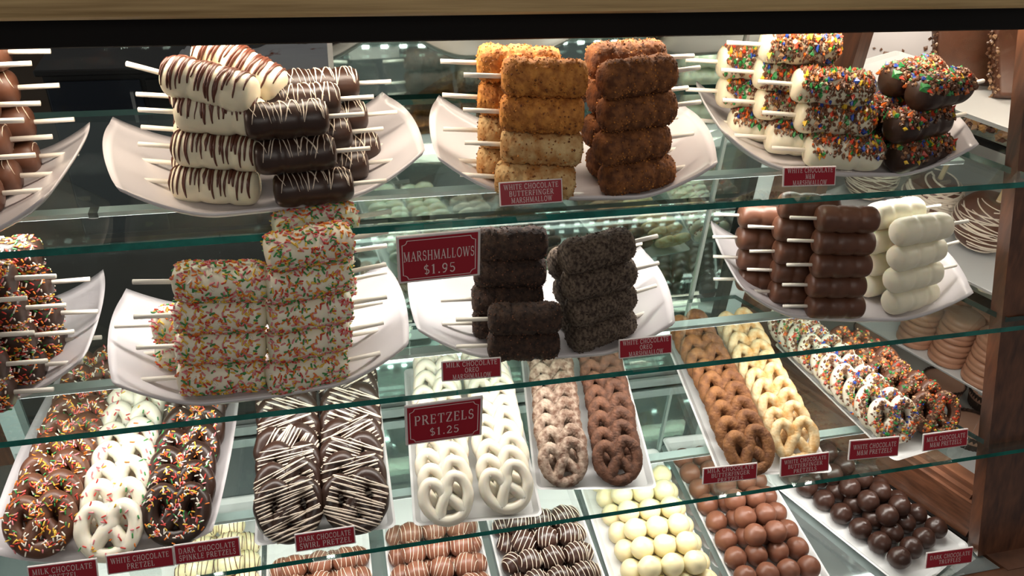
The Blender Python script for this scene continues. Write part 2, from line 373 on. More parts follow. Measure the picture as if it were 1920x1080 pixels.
def tray_mesh(w, d, rim=.010, th=.006, cr=.012):
    """flat rectangular tray with a raised flared rim and rounded corners"""
    def ring(sx, sy, r, z):
        p = []
        for cx, cy, a0 in ((sx-r, sy-r, 0), (-sx+r, sy-r, 90), (-sx+r, -sy+r, 180), (sx-r, -sy+r, 270)):
            for k in range(5):
                a = radians(a0+22.5*k); p.append((cx+r*cos(a), cy+r*sin(a), z))
        return p
    sx, sy = w/2, d/2
    rings = [ring(sx-.012, sy-.012, cr*.7, 0), ring(sx-.002, sy-.002, cr, rim), ring(sx, sy, cr, rim+.002), ring(sx-.004, sy-.004, cr*.9, rim+.0025),
             ring(sx-.013, sy-.013, cr*.6, th)]
    mb = MB(); vs = [p for r in rings for p in r]; n = 20; fs = [tuple(range(n-1, -1, -1))]
    for i in range(len(rings)-1):
        for k in range(n): fs.append((i*n+k, i*n+(k+1) % n, (i+1)*n+(k+1) % n, (i+1)*n+k))
    fs.append(tuple((len(rings)-1)*n+k for k in range(n))); mb.add(vs, fs); return mb.mesh('tray', M['melamine'], False)
def tray(x, y, z, w, d, yaw, label, group):
    o = link('tray', tray_mesh(w, d)); setloc(o, x, y, z, yaw); return tag(o, label, 'tray', group)

# ------------------------------------------------------------------ marshmallow pops
PR, PL = .0262, .118
def pop_radius(t, phi, seed, rough):
    """t 0..1 along the axis, three marshmallows end to end under one coat"""
    e = abs(2*t-1); r = PR*max(0.0, 1-e**9)**(1/3.2)
    r *= 1 - .085*(math.exp(-((t-.335)/.04)**2)+math.exp(-((t-.665)/.04)**2))
    q = Vector((t*5+seed*7.3, cos(phi)*1.4, sin(phi)*1.4))
    r *= 1 + .055*noise.noise(q)
    if rough:
        q2 = Vector((t*34+seed, cos(phi)*8, sin(phi)*8)); r += min(r, .01)/.01*rough*(noise.noise(q2)+.6*noise.noise(q2*2.3))
    return r
def pop_pt(t, phi, seed, rough, off=0.0):
    r = pop_radius(t, phi, seed, rough)+off
    return Vector(((t-.5)*PL, -sin(phi)*r, cos(phi)*r))     # phi = 0 is the top
def pop_body(seed, rough, m):
    nu, nv = (64, 44) if rough else (40, 28)
    mb = MB(); vs = []; fs = []
    for i in range(nu+1):
        t = .5-.5*cos(pi*i/nu); t = .5*t+.5*(i/nu)
        for k in range(nv): vs.append(pop_pt(t, 2*pi*k/nv, seed, rough))
    for i in range(nu):
        for k in range(nv): fs.append((i*nv+k, (i+1)*nv+k, (i+1)*nv+(k+1) % nv, i*nv+(k+1) % nv))
    mb.add(vs, fs); return mb.mesh('marshmallow', m, True)
def pop_stick():
    mb = MB(); tube(mb, [(-PL/2+.012, 0, 0), (-PL/2-.03, 0, 0), (-PL/2-.050, 0, 0)], .0034, n=10); return mb.mesh('stick', M['stick'], True)
STICK = pop_stick()
def pop_drizzle(seed, m, count, r, wob, lo=-1.9, hi=1.9):
    rng = random.Random(seed); mb = MB()
    for i in range(count):
        t0 = .04+.92*(i+rng.uniform(-.3, .3))/count; t0 = min(.97, max(.03, t0))
        a0 = rng.uniform(lo, lo*.55); a1 = rng.uniform(hi*.45, hi); sl = rng.uniform(-wob, wob); path = []; rr = []
        N = 18; s = r*rng.uniform(.6, 1.35)
        for k in range(N):
            u = k/(N-1); ph = a0+(a1-a0)*u
            t = min(.985, max(.015, t0+sl*(u-.5)+.012*noise.noise(Vector((u*4, seed+i*3.1, 0)))))
            path.append(pop_pt(t, ph, seed, 0, s*.25)); rr.append(s*(.45+.55*min(1, 5*u, 5*(1-u)))*(1+.35*noise.noise(Vector((u*7, i, seed)))))
        tube(mb, path, rr, n=6)
    return mb.mesh('drizzle', m, True)
def pop_sprinkles(seed, count, weights, Ls=.0085, rs=.00125):
    rng = random.Random(seed); mb = MB(); idx = list(range(6))
    for i in range(count):
        t = rng.uniform(.02, .98); ph = rng.uniform(-pi, pi)
        p = pop_pt(t, ph, seed, 0, rs*.7); n = Vector((0, p.y, p.z)).normalized()
        a = Matrix.Rotation(rng.uniform(0, 6.28), 3, n) @ Vector((1, 0, 0))
        rod(mb, p, a+n*rng.uniform(-.15, .25), Ls*rng.uniform(.7, 1.15), rs, rng.choices(idx, weights)[0])
    return mb.mesh('sprinkles', SPK, True)
def pop_chips(seed, count, t0, t1, span, weights, rough=0):
    rng = random.Random(seed); mb = MB(); idx = list(range(7))
    for i in range(count):
        t = rng.uniform(t0, t1); ph = rng.gauss(0, span*.6)
        if abs(ph) > span: continue
        p = pop_pt(t, ph, seed, 0, .001); c = rng.choices(idx, weights)[0]
        chip(mb, p, (rng.uniform(-.3, .3), p.y, p.z), rng.uniform(.0042, .0078) if c not in (0, 6) else rng.uniform(.0028, .0056), rng, c)
    return mb.mesh('candy_chips', CHP, False)
def pop_crumbs(seed, count, mats, rough):
    rng = random.Random(seed); mb = MB()
    for i in range(count):
        t = rng.uniform(.0, 1.0); ph = rng.uniform(-pi, pi); p = pop_pt(t, ph, seed, rough, .0004)
        chip(mb, p, (rng.uniform(-.4, .4), p.y, p.z), rng.uniform(.0009, .0024), rng, rng.randrange(len(mats)), .8)
    return mb.mesh('crumbs', mats, False)

KIND = {}
def kind(key, body_m, rough, deco, deco_name, deco_stuff, nvar=3):
    KIND[key] = dict(var=[(pop_body(10*len(KIND)+i+1, rough, body_m), deco(10*len(KIND)+i+1) if deco else None) for i in range(nvar)],
                     dn=deco_name, stuff=deco_stuff)
kind('white_drizzle', M['cream'], 0, lambda s: pop_drizzle(s, M['brown_drizzle'], 19, .0020, .05), 'drizzle', False)
kind('dark_drizzle', M['dark'], 0, lambda s: pop_drizzle(s, M['white_drizzle'], 17, .00085, .16, -1.3, 1.3), 'drizzle', False)
kind('milk_drizzle', M['milk'], 0, lambda s: pop_drizzle(s, M['white_drizzle'], 6, .0008, .14, -1.2, 1.2), 'drizzle', False)
kind('gold_crumb', M['gold_crumb'], .0030, lambda s: pop_crumbs(s, 520, [M['gold_crumb'], M['brown_crumb'], M['gold_crumb']], .0030), 'crumbs', True)
kind('pale_crumb', M['pale_crumb'], .0024, lambda s: pop_crumbs(s, 420, [M['gold_crumb'], M['brown_crumb'], M['pale_crumb']], .0024), 'crumbs', True)
kind('brown_crumb', M['brown_crumb'], .0028, lambda s: pop_crumbs(s, 520, [M['brown_crumb'], M['brown_crumb'], M['gold_crumb']], .0028), 'crumbs', True)
kind('white_chip', M['cream'], 0, lambda s: pop_chips(s, 1050, .08, .99, 2.1, (20, .9, 1.2, 1.1, .8, .6, 4)), 'candy_chips', True)
kind('white_chip_half', M['ivory'], 0, lambda s: pop_chips(s, 700, .04, .99, 1.25, (20, .9, 1.2, 1.1, .8, .6, 4)), 'candy_chips', True)
kind('milk_chip', M['dark'], 0, lambda s: pop_chips(s, 800, .01, .99, 1.45, (22, .7, .9, 1.2, .5, .5, 4)), 'candy_chips', True)
kind('dark_sprinkle', M['dark'], 0, lambda s: pop_sprinkles(s, 640, (3, 3, 2.4, 1.0, 1.8, 4), .0066, .00115), 'sprinkles', True)
kind('white_sprinkle', M['ivory'], 0, lambda s: pop_sprinkles(s, 620, (1.8, 2.2, 2.6, 2.4, 3.6, 1.0), .0074, .00125), 'sprinkles', True)
kind('black_crumb', M['black_crumb'], .0022, lambda s: pop_crumbs(s, 420, [M['black_crumb'], M['p_mocha']], .0022), 'crumbs', True)
kind('grey_crumb', M['grey_crumb'], .0020, lambda s: pop_crumbs(s, 380, [M['grey_crumb'], M['black_crumb']], .0020), 'crumbs', True)
kind('milk_plain', M['milk'], 0, None, None, False)
kind('white_plain', M['ivory'], 0, None, None, False)

RNG = random.Random(5)
ORD = ['first', 'second', 'third', 'fourth', 'fifth', 'sixth', 'seventh', 'eighth', 'ninth', 'tenth', 'eleventh', 'twelfth', 'thirteenth', 'fourteenth']
def pop(key, x, y, z, yaw, label, group, pitch=0.0, roll=0.0, s=1.0):
    K = KIND[key]; body, deco = K['var'][RNG.randrange(len(K['var']))]
    r = thing('marshmallow_pop', label, 'marshmallow pop', x, y, z, group=group, rot=(roll, pitch, yaw))
    if s != 1.0: r.scale = (s, s, s)
    link('marshmallow', body, r); link('stick', STICK, r)
    if deco:
        d = link(K['dn'], deco, r)
        if K['stuff']: stuff(d)
    return r
def pop_stack(key, desc, group, shelf_z, x, y, yaw, levels, side, row=(0, .054), base=.009, dz=.0505, dx=None, jit=.004, s=1.0, lean=0.0):
    """levels = pops per pile, front pile first; side L has its sticks to the left"""
    for ri, n in enumerate(levels):
        bx, by = x+row[0]*ri, y+row[1]*ri
        lo, hi = (n if isinstance(n, tuple) else (0, n))
        for k in range(lo, hi):
            lift = (dx[k] if dx and k < len(dx) else (0, 0))
            px = bx+RNG.uniform(-jit, jit)+lift[0]+lean*k; py = by+RNG.uniform(-.002, .002)+lift[1]
            a = yaw+radians(RNG.uniform(-3, 3))
            pos = {0: 'front pile', 1: 'second pile back', 2: 'third pile back'}[ri]
            lev = 'bottom pop' if k == 0 else ('top pop' if k == hi-1 else ORD[k]+' pop up')
            pop('pale_crumb' if key == 'gold_crumb' and k < 2 else 'white_chip_half' if key == 'white_chip' and k == 0 else key, px, py, shelf_z+base+PR*s+k*dz, a + (pi if side == 'R' else 0), desc+', '+lev+' of the '+pos, group, roll=(RNG.uniform(-.25, .25)), s=s)
G1 = 'milk chocolate pops with light drizzle'
pop_stack('milk_drizzle', 'milk chocolate pop with thin pale drizzle', G1, ZU, -.455, 1.085, radians(2), (3, 4, 4), 'R', row=(.012, .056), base=.010)
pop_stack('white_drizzle', 'white pop striped with brown drizzle', 'white drizzled pops', ZU, -.126, 1.083, radians(-14), (3, 3), 'L', row=(-.004, .057), dz=.0505, lean=.007)
pop('white_drizzle', -.118, 1.090, ZU+.009+PR+3*.0505-.014, radians(-24), 'white pop striped with brown drizzle, large one lying aslant on the front pile', 'white drizzled pops', pitch=.14, s=1.05)
pop('white_drizzle', -.083, 1.142, ZU+.009+PR+3*.0505-.010, radians(-26), 'white pop with brown drizzle crowning the heap, stick pointing up', 'white drizzled pops', pitch=.40, s=1.08)
pop_stack('dark_drizzle', 'dark chocolate pop with fine white drizzle', 'dark drizzled pops', ZU, -.004, 1.062, radians(6), (3, 3, 3), 'R', row=(.026, .060),
          dx=[(0.002, 0), (-.014, 0), (-.026, 0)], s=.93)
pop_stack('gold_crumb', 'golden crumbed pop', 'golden crumbed pops', ZU, .317, 1.044, radians(-13), (4, 4), 'L', row=(-.022, .056))
pop_stack('brown_crumb', 'brown crumbed pop', 'brown crumbed pops', ZU, .455, 1.041, radians(12), (4, 3), 'R', row=(.004, .060), dx=[(.012, 0), (.0, 0), (.0, 0), (-.01, 0)])
pop('brown_crumb', .452, 1.098, ZU+.009+PR+3*.0505+.004, pi+radians(4), 'brown crumbed pop lying highest on its heap', 'brown crumbed pops')
pop('brown_crumb', .405, 1.15, ZU+.009+PR+2*.0505, pi+radians(30), 'brown crumbed pop wedged between the golden and brown heaps', 'brown crumbed pops')
pop_stack('white_chip', 'white pop under candy chips', 'white candy-chip pops', ZU, .833, 1.072, radians(-16), (3, 4, 3), 'L', row=(-.040, .058), dx=[(0, 0), (-.014, .026), (-.026, .030), (-.03, .02)], dz=.0495, s=1.05)
pop_stack('milk_chip', 'dark pop under candy chips', 'dark candy-chip pops', ZU, .962, 1.056, radians(15), (3, 3), 'R', row=(-.01, .060), dx=[(.006, 0), (-.018, 0), (.01, .006), (0, 0)], dz=.052, s=1.04)
pop_stack('dark_sprinkle', 'dark pop coated in rainbow sprinkles', 'dark sprinkled pops', ZM, -.482, 1.00, radians(-2), (4, 4, 4), 'R', row=(.022, .057), base=.010)
pop_stack('white_sprinkle', 'white pop flecked with rainbow sprinkles', 'white sprinkled pops on the left', ZM, -.154, .992, radians(-5), (4, 2), 'L', row=(-.035, .058), dz=.053, s=1.05, lean=.0075)
pop_stack('white_sprinkle', 'white rainbow-sprinkled pop of the taller heap', 'white sprinkled pops on the right', ZM, -.035, .983, radians(10), (5, 5), 'R', row=(.008, .058), dx=[(0, 0), (0, .004), (0, .006), (-.004, .006), (-.006, .01)], dz=.051, s=1.02, lean=.007)
pop_stack('black_crumb', 'black cookie-crumb pop', 'black crumb pops', ZM, .302, .989, radians(-7), (2, 4), 'L', row=(-.018, .060), s=.97)
pop_stack('grey_crumb', 'white pop dusted in dark crumbs', 'dusted crumb pops', ZM, .436, 1.006, radians(17), (4, 3), 'R', row=(0, .060), dx=[(0, 0), (.0, 0), (-.01, .0), (-.012, 0)], s=1.04, lean=-.006)
pop_stack('milk_plain', 'plain milk chocolate pop', 'plain milk pops', ZM, .867, 1.010, radians(-11), (5, 5, 4), 'L', row=(-.042, .050), dz=.0440, s=.86, lean=-.009)
pop_stack('white_plain', 'plain white pop', 'plain white pops', ZM, 1.018, 1.010, radians(10), (4, 4), 'R', row=(-.012, .056), dx=[(0, 0), (-.004, 0), (-.010, 0), (-.012, 0)], dz=.048, s=.94, lean=-.008)

# ------------------------------------------------------------------ pretzels
def catmull(P, sub):
    out = []; n = len(P)
    for i in range(n-1):
        p0, p1, p2, p3 = P[max(0, i-1)], P[i], P[i+1], P[min(n-1, i+2)]
        for k in range(sub):
            t = k/sub
            out.append(tuple(.5*((2*b)+(-a+c)*t+(2*a-5*b+4*c-d)*t*t+(-a+3*b-3*c+d)*t**3) for a, b, c, d in zip(p0, p1, p2, p3)))
    out.append(tuple(P[-1])); return out
PW = .079
KEY = [(-.28, 0, -.36), (-.19, -.01, -.19), (-.045, -.02, .02), (.035, -.01, .12), (.09, 0, .28), (.25, 0, .43), (.42, 0, .32), (.49, 0, .08), (.43, 0, -.18), (.25, 0, -.40),
       (.0, 0, -.475), (-.25, 0, -.40), (-.43, 0, -.18), (-.49, 0, .08), (-.42, 0, .32), (-.25, 0, .43), (-.09, 0, .28), (-.035, .01, .12), (.045, .02, .02), (.19, .01, -.19), (.28, 0, -.36)]
PPATH = [Vector((x*PW, y*PW, z*PW)) for x, y, z in catmull(KEY, 7)]
def pretzel_height(x, z, r):
    d2 = min((p.x-x)**2+(p.z-z)**2 for p in PPATH)
    return None if d2 >= r*r else math.sqrt(r*r-d2)
def pretzel_body(seed, r, rough, m):
    mb = MB()
    def disp(q):
        a = .0012*noise.noise(q*60+Vector((seed*3.3, 0, 0)))
        if rough: a += rough*(noise.noise(q*330)+.6*noise.noise(q*720))
        return a
    if rough:
        P = []
        for a, b in zip(PPATH[:-1], PPATH[1:]): P += [a, (a+b)/2]
        P.append(PPATH[-1]); tube(mb, P, r, n=16, disp=disp)
    else: tube(mb, PPATH, r, n=12, disp=disp)
    return mb.mesh('pretzel_body', m, True)
def pretzel_sprinkles(seed, r, count, weights):
    rng = random.Random(seed); mb = MB(); k = 0
    while k < count:
        p = rng.choice(PPATH); a = rng.uniform(-1, 1); b = rng.uniform(0, 6.28)
        x, z = p.x+r*a*cos(b), p.z+r*a*sin(b); h = pretzel_height(x, z, r)
        if h is None: continue
        s = -1 if rng.random() < .86 else 1
        d = Vector((cos(b*3), rng.uniform(-.25, .25), sin(b*3)))
        rod(mb, Vector((x, s*(h+.0008), z)), d, rng.uniform(.0055, .0085), .0012, rng.choices(range(6), weights)[0]); k += 1
    return mb.mesh('sprinkles', SPK, True)
def pretzel_chips(seed, r, count, weights):
    rng = random.Random(seed); mb = MB(); k = 0
    while k < count:
        p = rng.choice(PPATH); a = rng.uniform(-1, 1); b = rng.uniform(0, 6.28)
        x, z = p.x+r*a*cos(b), p.z+r*a*sin(b); h = pretzel_height(x, z, r)
        if h is None: continue
        c = rng.choices(range(7), weights)[0]
        chip(mb, (x, -(h+.0008), z), (rng.uniform(-.5, .5), -1, rng.uniform(-.5, .5)), rng.uniform(.0030, .0058) if c else rng.uniform(.0022, .0048), rng, c); k += 1
    return mb.mesh('candy_chips', CHP, False)
def pretzel_drizzle(seed, r, count, w):
    rng = random.Random(seed); mb = MB(); ang = rng.choice([.45, .6, -.5, .3, .9])+rng.uniform(-.1, .1)
    for i in range(count):
        off = -.5+(i+rng.uniform(-.3, .3))/count; a = ang+rng.uniform(-.12, .12)
        seg = []; segs = []
        for k in range(81):
            u = (-.56+1.12*k/80); x = (u*cos(a)-off*sin(a))*PW; z = (u*sin(a)+off*cos(a))*PW
            h = pretzel_height(x, z, r)
            if h is None:
                if len(seg) > 4: segs.append(seg)
                seg = []
            else: seg.append((x, -(h*.99+.0004), z))
        if len(seg) > 4: segs.append(seg)
        for s in segs: tube(mb, s[::2] if len(s) > 8 else s, w*rng.uniform(.7, 1.3), n=5)
    return mb.mesh('drizzle', M['white_drizzle'], True)
PK = {}
def pkind(key, r, rough, m, deco, dn, st, nv=3):
    s0 = 100+10*len(PK); PK[key] = dict(r=r, dn=dn, st=st, var=[(pretzel_body(s0+i, r, rough, m), deco(s0+i, r) if deco else None) for i in range(nv)])
pkind('milk_sprinkle', .0140, 0, M['milk'], lambda s, r: pretzel_sprinkles(s, r, 230, (2.4, 3.4, 3, 1.2, 1.6, 4)), 'sprinkles', True)
pkind('white_sprinkle', .0120, 0, M['ivory_pretzel'], lambda s, r: pretzel_sprinkles(s, r, 34, (3, 1.2, 1.2, 2, 4, .1)), 'sprinkles', True)
pkind('dark_sprinkle', .0140, 0, M['dark'], lambda s, r: pretzel_sprinkles(s, r, 200, (2.4, 3, 2.4, 1.2, 1.6, 4)), 'sprinkles', True)
pkind('dark_swirl', .0142, 0, M['dark'], lambda s, r: pretzel_drizzle(s, r, 17, .00120), 'drizzle', False, 5)
pkind('white_plain', .0102, 0, M['ivory_pretzel'], None, None, False)
pkind('grey_crumb', .0105, .0009, M['p_grey'], None, None, False)
pkind('mocha_crumb', .0110, .0009, M['p_mocha'], None, None, False)
pkind('tan_crumb', .0118, .0009, M['p_tan'], None, None, False)
pkind('gold_crumb', .0104, .0007, M['p_gold'], None, None, False)
pkind('white_chip', .0120, 0, M['ivory_pretzel'], lambda s, r: pretzel_chips(s, r, 480, (9, .8, 1.2, 1, .9, .6, 3)), 'candy_chips', True)
pkind('milk_chip', .0128, 0, M['milk'], lambda s, r: pretzel_chips(s, r, 480, (9, 1, 1.4, .9, .4, .5, 3)), 'candy_chips', True)

def pretzel_column(key, desc, where, group, x0, y0, x1, y1, n, base=.008, lean=44, yaw=0.0, s=1.0, tj=7.0, turn=0.0):
    """a shingled row running back from (x0, y0): every pretzel leans on the one behind"""
    K = PK[key]; r = K['r']; ln = radians(lean)
    for i in range(n):
        u = i/(n-1)
        x = x0+(x1-x0)*u+RNG.uniform(-.003, .003); y = y0+(y1-y0)*u
        dl = ln+radians(RNG.uniform(-3, 3)) + (radians(4) if i == n-1 else 0)
        half = (.47*PW+r*.9)*s
        z = ZL+base+half*cos(dl)+r*.35
        yy = y+half*sin(dl)
        me, de = K['var'][RNG.randrange(len(K['var']))]
        pos = 'frontmost pretzel' if i == 0 else ('rearmost pretzel' if i == n-1 else ORD[i]+' pretzel from the front')
        o = thing('pretzel', '%s, %s of the %s' % (desc, pos, where), 'pretzel', x, yy, z, group=group)
        R = Matrix.Rotation(yaw+radians(RNG.uniform(-4, 4)), 3, 'Z') @ Matrix.Rotation(-dl, 3, 'X') @ Matrix.Rotation(radians(turn+RNG.uniform(-tj, tj)), 3, 'Y')
        o.rotation_euler = R.to_euler(); o.scale = (s, s, s)
        link('pretzel_body', me, o)
        if de:
            d = link(K['dn'], de, o)
            if K['st']: stuff(d)
    return
platter(PLATLONG, -.347, 1.155, ZL, radians(-4), 'long white platter holding three rows of sprinkled pretzels', None)
pretzel_column('milk_sprinkle', 'sprinkled milk chocolate pretzel', 'left platter row', 'milk sprinkled pretzels', -.449, .942, -.425, 1.30, 9, .012, s=1.0)
pretzel_column('white_sprinkle', 'sprinkled white pretzel', 'left platter row', 'white sprinkled pretzels', -.347, .916, -.340, 1.28, 9, .010, s=1.0)
pretzel_column('dark_sprinkle', 'sprinkled dark pretzel', 'left platter row', 'dark sprinkled pretzels', -.252, .926, -.228, 1.28, 9, .012, s=1.0)
TG = 'white trays on the pretzel shelf'
tray(-.024, 1.105, ZL, .222, .40, radians(-1), 'white tray under two rows of dark pretzels with white stripes', TG)
pretzel_column('dark_swirl', 'dark pretzel striped in white', 'left swirl row', 'striped dark pretzels', -.082, .902, -.080, 1.235, 9, s=1.04)
pretzel_column('dark_swirl', 'dark pretzel striped in white', 'right swirl row', 'striped dark pretzels', .022, .900, .036, 1.245, 9, s=1.04)
tray(.235, 1.09, ZL, .215, .40, radians(-5), 'white tray under two rows of plain white pretzels', TG)
pretzel_column('white_plain', 'plain white pretzel', 'left white row', 'plain white pretzels', .168, .890, .205, 1.225, 11, s=.95, yaw=radians(-6), turn=-14)
pretzel_column('white_plain', 'plain white pretzel', 'right white row', 'plain white pretzels', .272, .896, .302, 1.225, 11, s=.95, yaw=radians(-4), turn=-14)
tray(.466, 1.118, ZL, .215, .40, radians(-10), 'white tray under speckled and brown crumbed pretzels', TG)
pretzel_column('grey_crumb', 'pale crumb-speckled pretzel', 'speckled row', 'speckled pretzels', .381, .936, .442, 1.255, 10, yaw=radians(-10), s=.91, turn=-12)
pretzel_column('mocha_crumb', 'brown crumbed pretzel', 'brown row beside the speckled one', 'brown crumbed pretzels', .480, .922, .550, 1.255, 10, yaw=radians(-8), s=.91, turn=-12)
tray(.793, 1.098, ZL, .215, .41, radians(-8), 'white tray under tan and golden crumbed pretzels', TG)
pretzel_column('tan_crumb', 'tan-brown crumbed pretzel', 'tan row', 'tan crumbed pretzels', .722, .900, .765, 1.255, 10, yaw=radians(-10), s=.94, turn=-12)
pretzel_column('gold_crumb', 'golden crumbed white pretzel', 'golden row', 'golden crumbed pretzels', .822, .912, .868, 1.25, 10, yaw=radians(-10), s=.94, turn=-12)
tray(1.067, 1.080, ZL, .190, .37, radians(8), 'white tray under candy-chip pretzels near the wooden end post', TG)
pretzel_column('white_chip', 'white candy-chip pretzel', 'candy-chip tray', 'white candy-chip pretzels', 1.030, .925, .985, 1.235, 10, yaw=radians(-14), lean=36, s=.95, tj=14)
pretzel_column('milk_chip', 'milk chocolate candy-chip pretzel', 'candy-chip tray', 'milk candy-chip pretzels', 1.120, .925, 1.072, 1.14, 7, yaw=radians(-14), lean=36, s=.95, tj=14)

# ------------------------------------------------------------------ truffles
def truffle_mesh(seed, m, r=.0225, sx=1.0, nub=True):
    mb = MB(); prof = []
    N = 18
    for i in range(N+1):
        a = -pi/2+pi*i/N; z = r*sin(a); rr = r*cos(a)
        if z < -.8*r: z = -.8*r-.02*r*(z/r+.8)
        prof.append((max(rr, 1e-7 if i in (0, N) else 0), z))
    def disp(q, rad, z, a):
        d = .0013*noise.noise(q*55+Vector((seed*5.1, 0, 0)))
        if nub and z > .5*r: d += .0011*sin(a*1.0+z*900)*max(0, z/r-.5)
        v = q.normalized()*d
        return Vector((q.x*(sx-1), 0, 0))+v
    lathe(mb, prof, 24, disp=disp); return mb.mesh('truffle_shell', m, True)
def truffle_drizzle(seed, m, r=.0225, sx=1.25, w=.0009, n=6):
    rng = random.Random(seed); mb = MB()
    for i in range(n):
        x0 = (-.85+1.7*(i+rng.uniform(-.2, .2))/(n-1)); sl = rng.uniform(-.12, .12)
        path = []
        for k in range(15):
            ph = -1.5+3.0*k/14; u = max(-.93, min(.93, x0+sl*ph)); rr = r*math.sqrt(1-u*u)+.0008
            path.append((u*r*sx, -sin(ph)*rr, cos(ph)*rr))
        tube(mb, path, w, n=5)
    return mb.mesh('drizzle', m, True)
TK = {}
def tkind(key, m, sx=1.0, dm=None, w=.0009, nub=True):
    TK[key] = [(truffle_mesh(200+10*len(TK)+i, m, sx=sx, nub=nub), truffle_drizzle(200+10*len(TK)+i, dm, sx=sx, w=w) if dm else None) for i in range(3)]
tkind('white_drizzled', M['white_truffle'], 1.2, M['brown_drizzle'], .0007, False)
tkind('milk_drizzled', M['milk_truffle'], 1.08, M['white_drizzle'], .0005, False)
tkind('dark_drizzled', M['dark_truffle'], 1.08, M['white_drizzle'], .0008, False)
tkind('white', M['white_truffle']); tkind('milk', M['milk_truffle']); tkind('dark', M['dark_truffle'])
def truffles(key, desc, group, cx, y0, nx, ny, pitch, yaw, top, base=.008, rot=(0, 0), dx=0.0, py=None):
    """ny rows running back from y0; top = (first row, last row, count) lying in the hollows of the lower layer"""
    c, s = cos(yaw), sin(yaw); r = .0225; pv = py or pitch
    def put(u, v, z, label):
        x = cx+u*c-v*s; y = y0+u*s+v*c
        me, de = TK[key][RNG.randrange(3)]
        o = thing('truffle', label, 'truffle', x, y, z, group=group)
        o.rotation_euler = (RNG.uniform(-.25, .25), RNG.uniform(-.25, .25), yaw+RNG.uniform(*rot))
        link('truffle_shell', me, o)
        if de: link('drizzle', de, o)
    for j in range(ny):
        for i in range(nx):
            u = (i-(nx-1)/2)*pitch+RNG.uniform(-.001, .001)+dx*j; v = j*pv+RNG.uniform(-.001, .001)
            put(u, v, ZD+base+.8*r, '%s, lower layer, %s row back, %s from left' % (desc, ORD[j], ORD[i]))
    a, b, n = top
    for j in range(a, b):
        for i in range(n):
            u = (i-(n-1)/2)*pitch+dx*j; v = (j+.5)*pv
            put(u, v, ZD+base+.8*r+.0325, '%s, upper layer, %s row back, %s from left' % (desc, ORD[j], ORD[i]))
DG = 'white trays on the deck'
tray(-.325, 1.05, ZD, .335, .42, 0, 'white deck tray with striped white truffles at lower left', DG)
truffles('white_drizzled', 'striped white truffle', 'striped white truffles', -.235, .99, 3, 4, .050, 0, (1, 4, 2), py=.044)
tray(-.052, 1.01, ZD, .195, .40, radians(-1), 'white deck tray of striped milk truffles below the dark swirl pretzels', DG)
truffles('milk_drizzled', 'striped milk truffle on the left tray', 'striped milk truffles, left tray', -.048, .91, 4, 4, .0455, 0, (0, 3, 3), rot=(-.4, .4), py=.046)
tray(.170, 1.00, ZD, .192, .42, radians(-1), 'white deck tray of striped milk truffles below the white pretzels', DG)
truffles('milk_drizzled', 'striped milk truffle on the right tray', 'striped milk truffles, right tray', .170, .90, 4, 5, .0455, 0, (0, 4, 3), rot=(-.4, .4), py=.046)
tray(.383, .985, ZD, .200, .44, radians(-1), 'white deck tray of striped dark truffles', DG)
truffles('dark_drizzled', 'striped dark truffle', 'striped dark truffles', .380, .885, 4, 5, .0455, 0, (0, 4, 3), rot=(-.6, .6), py=.046)
tray(.596, 1.00, ZD, .205, .48, radians(-3), 'white deck tray of plain white truffles', DG)
truffles('white', 'plain white truffle', 'plain white truffles', .598, .872, 4, 7, .0455, radians(-3), (0, 5, 3))
tray(.825, 1.01, ZD, .200, .50, radians(-2), 'white deck tray of plain milk truffles', DG)
truffles('milk', 'plain milk truffle', 'plain milk truffles', .812, .862, 4, 8, .0455, radians(-1), (1, 5, 2), rot=(0, 6))
tray(1.072, 1.005, ZD, .215, .42, radians(23), 'white deck tray set aslant with plain dark truffles', DG)
truffles('dark', 'plain dark truffle', 'plain dark truffles', 1.135, .872, 4, 7, .0450, radians(23), (1, 6, 2), rot=(0, 6))

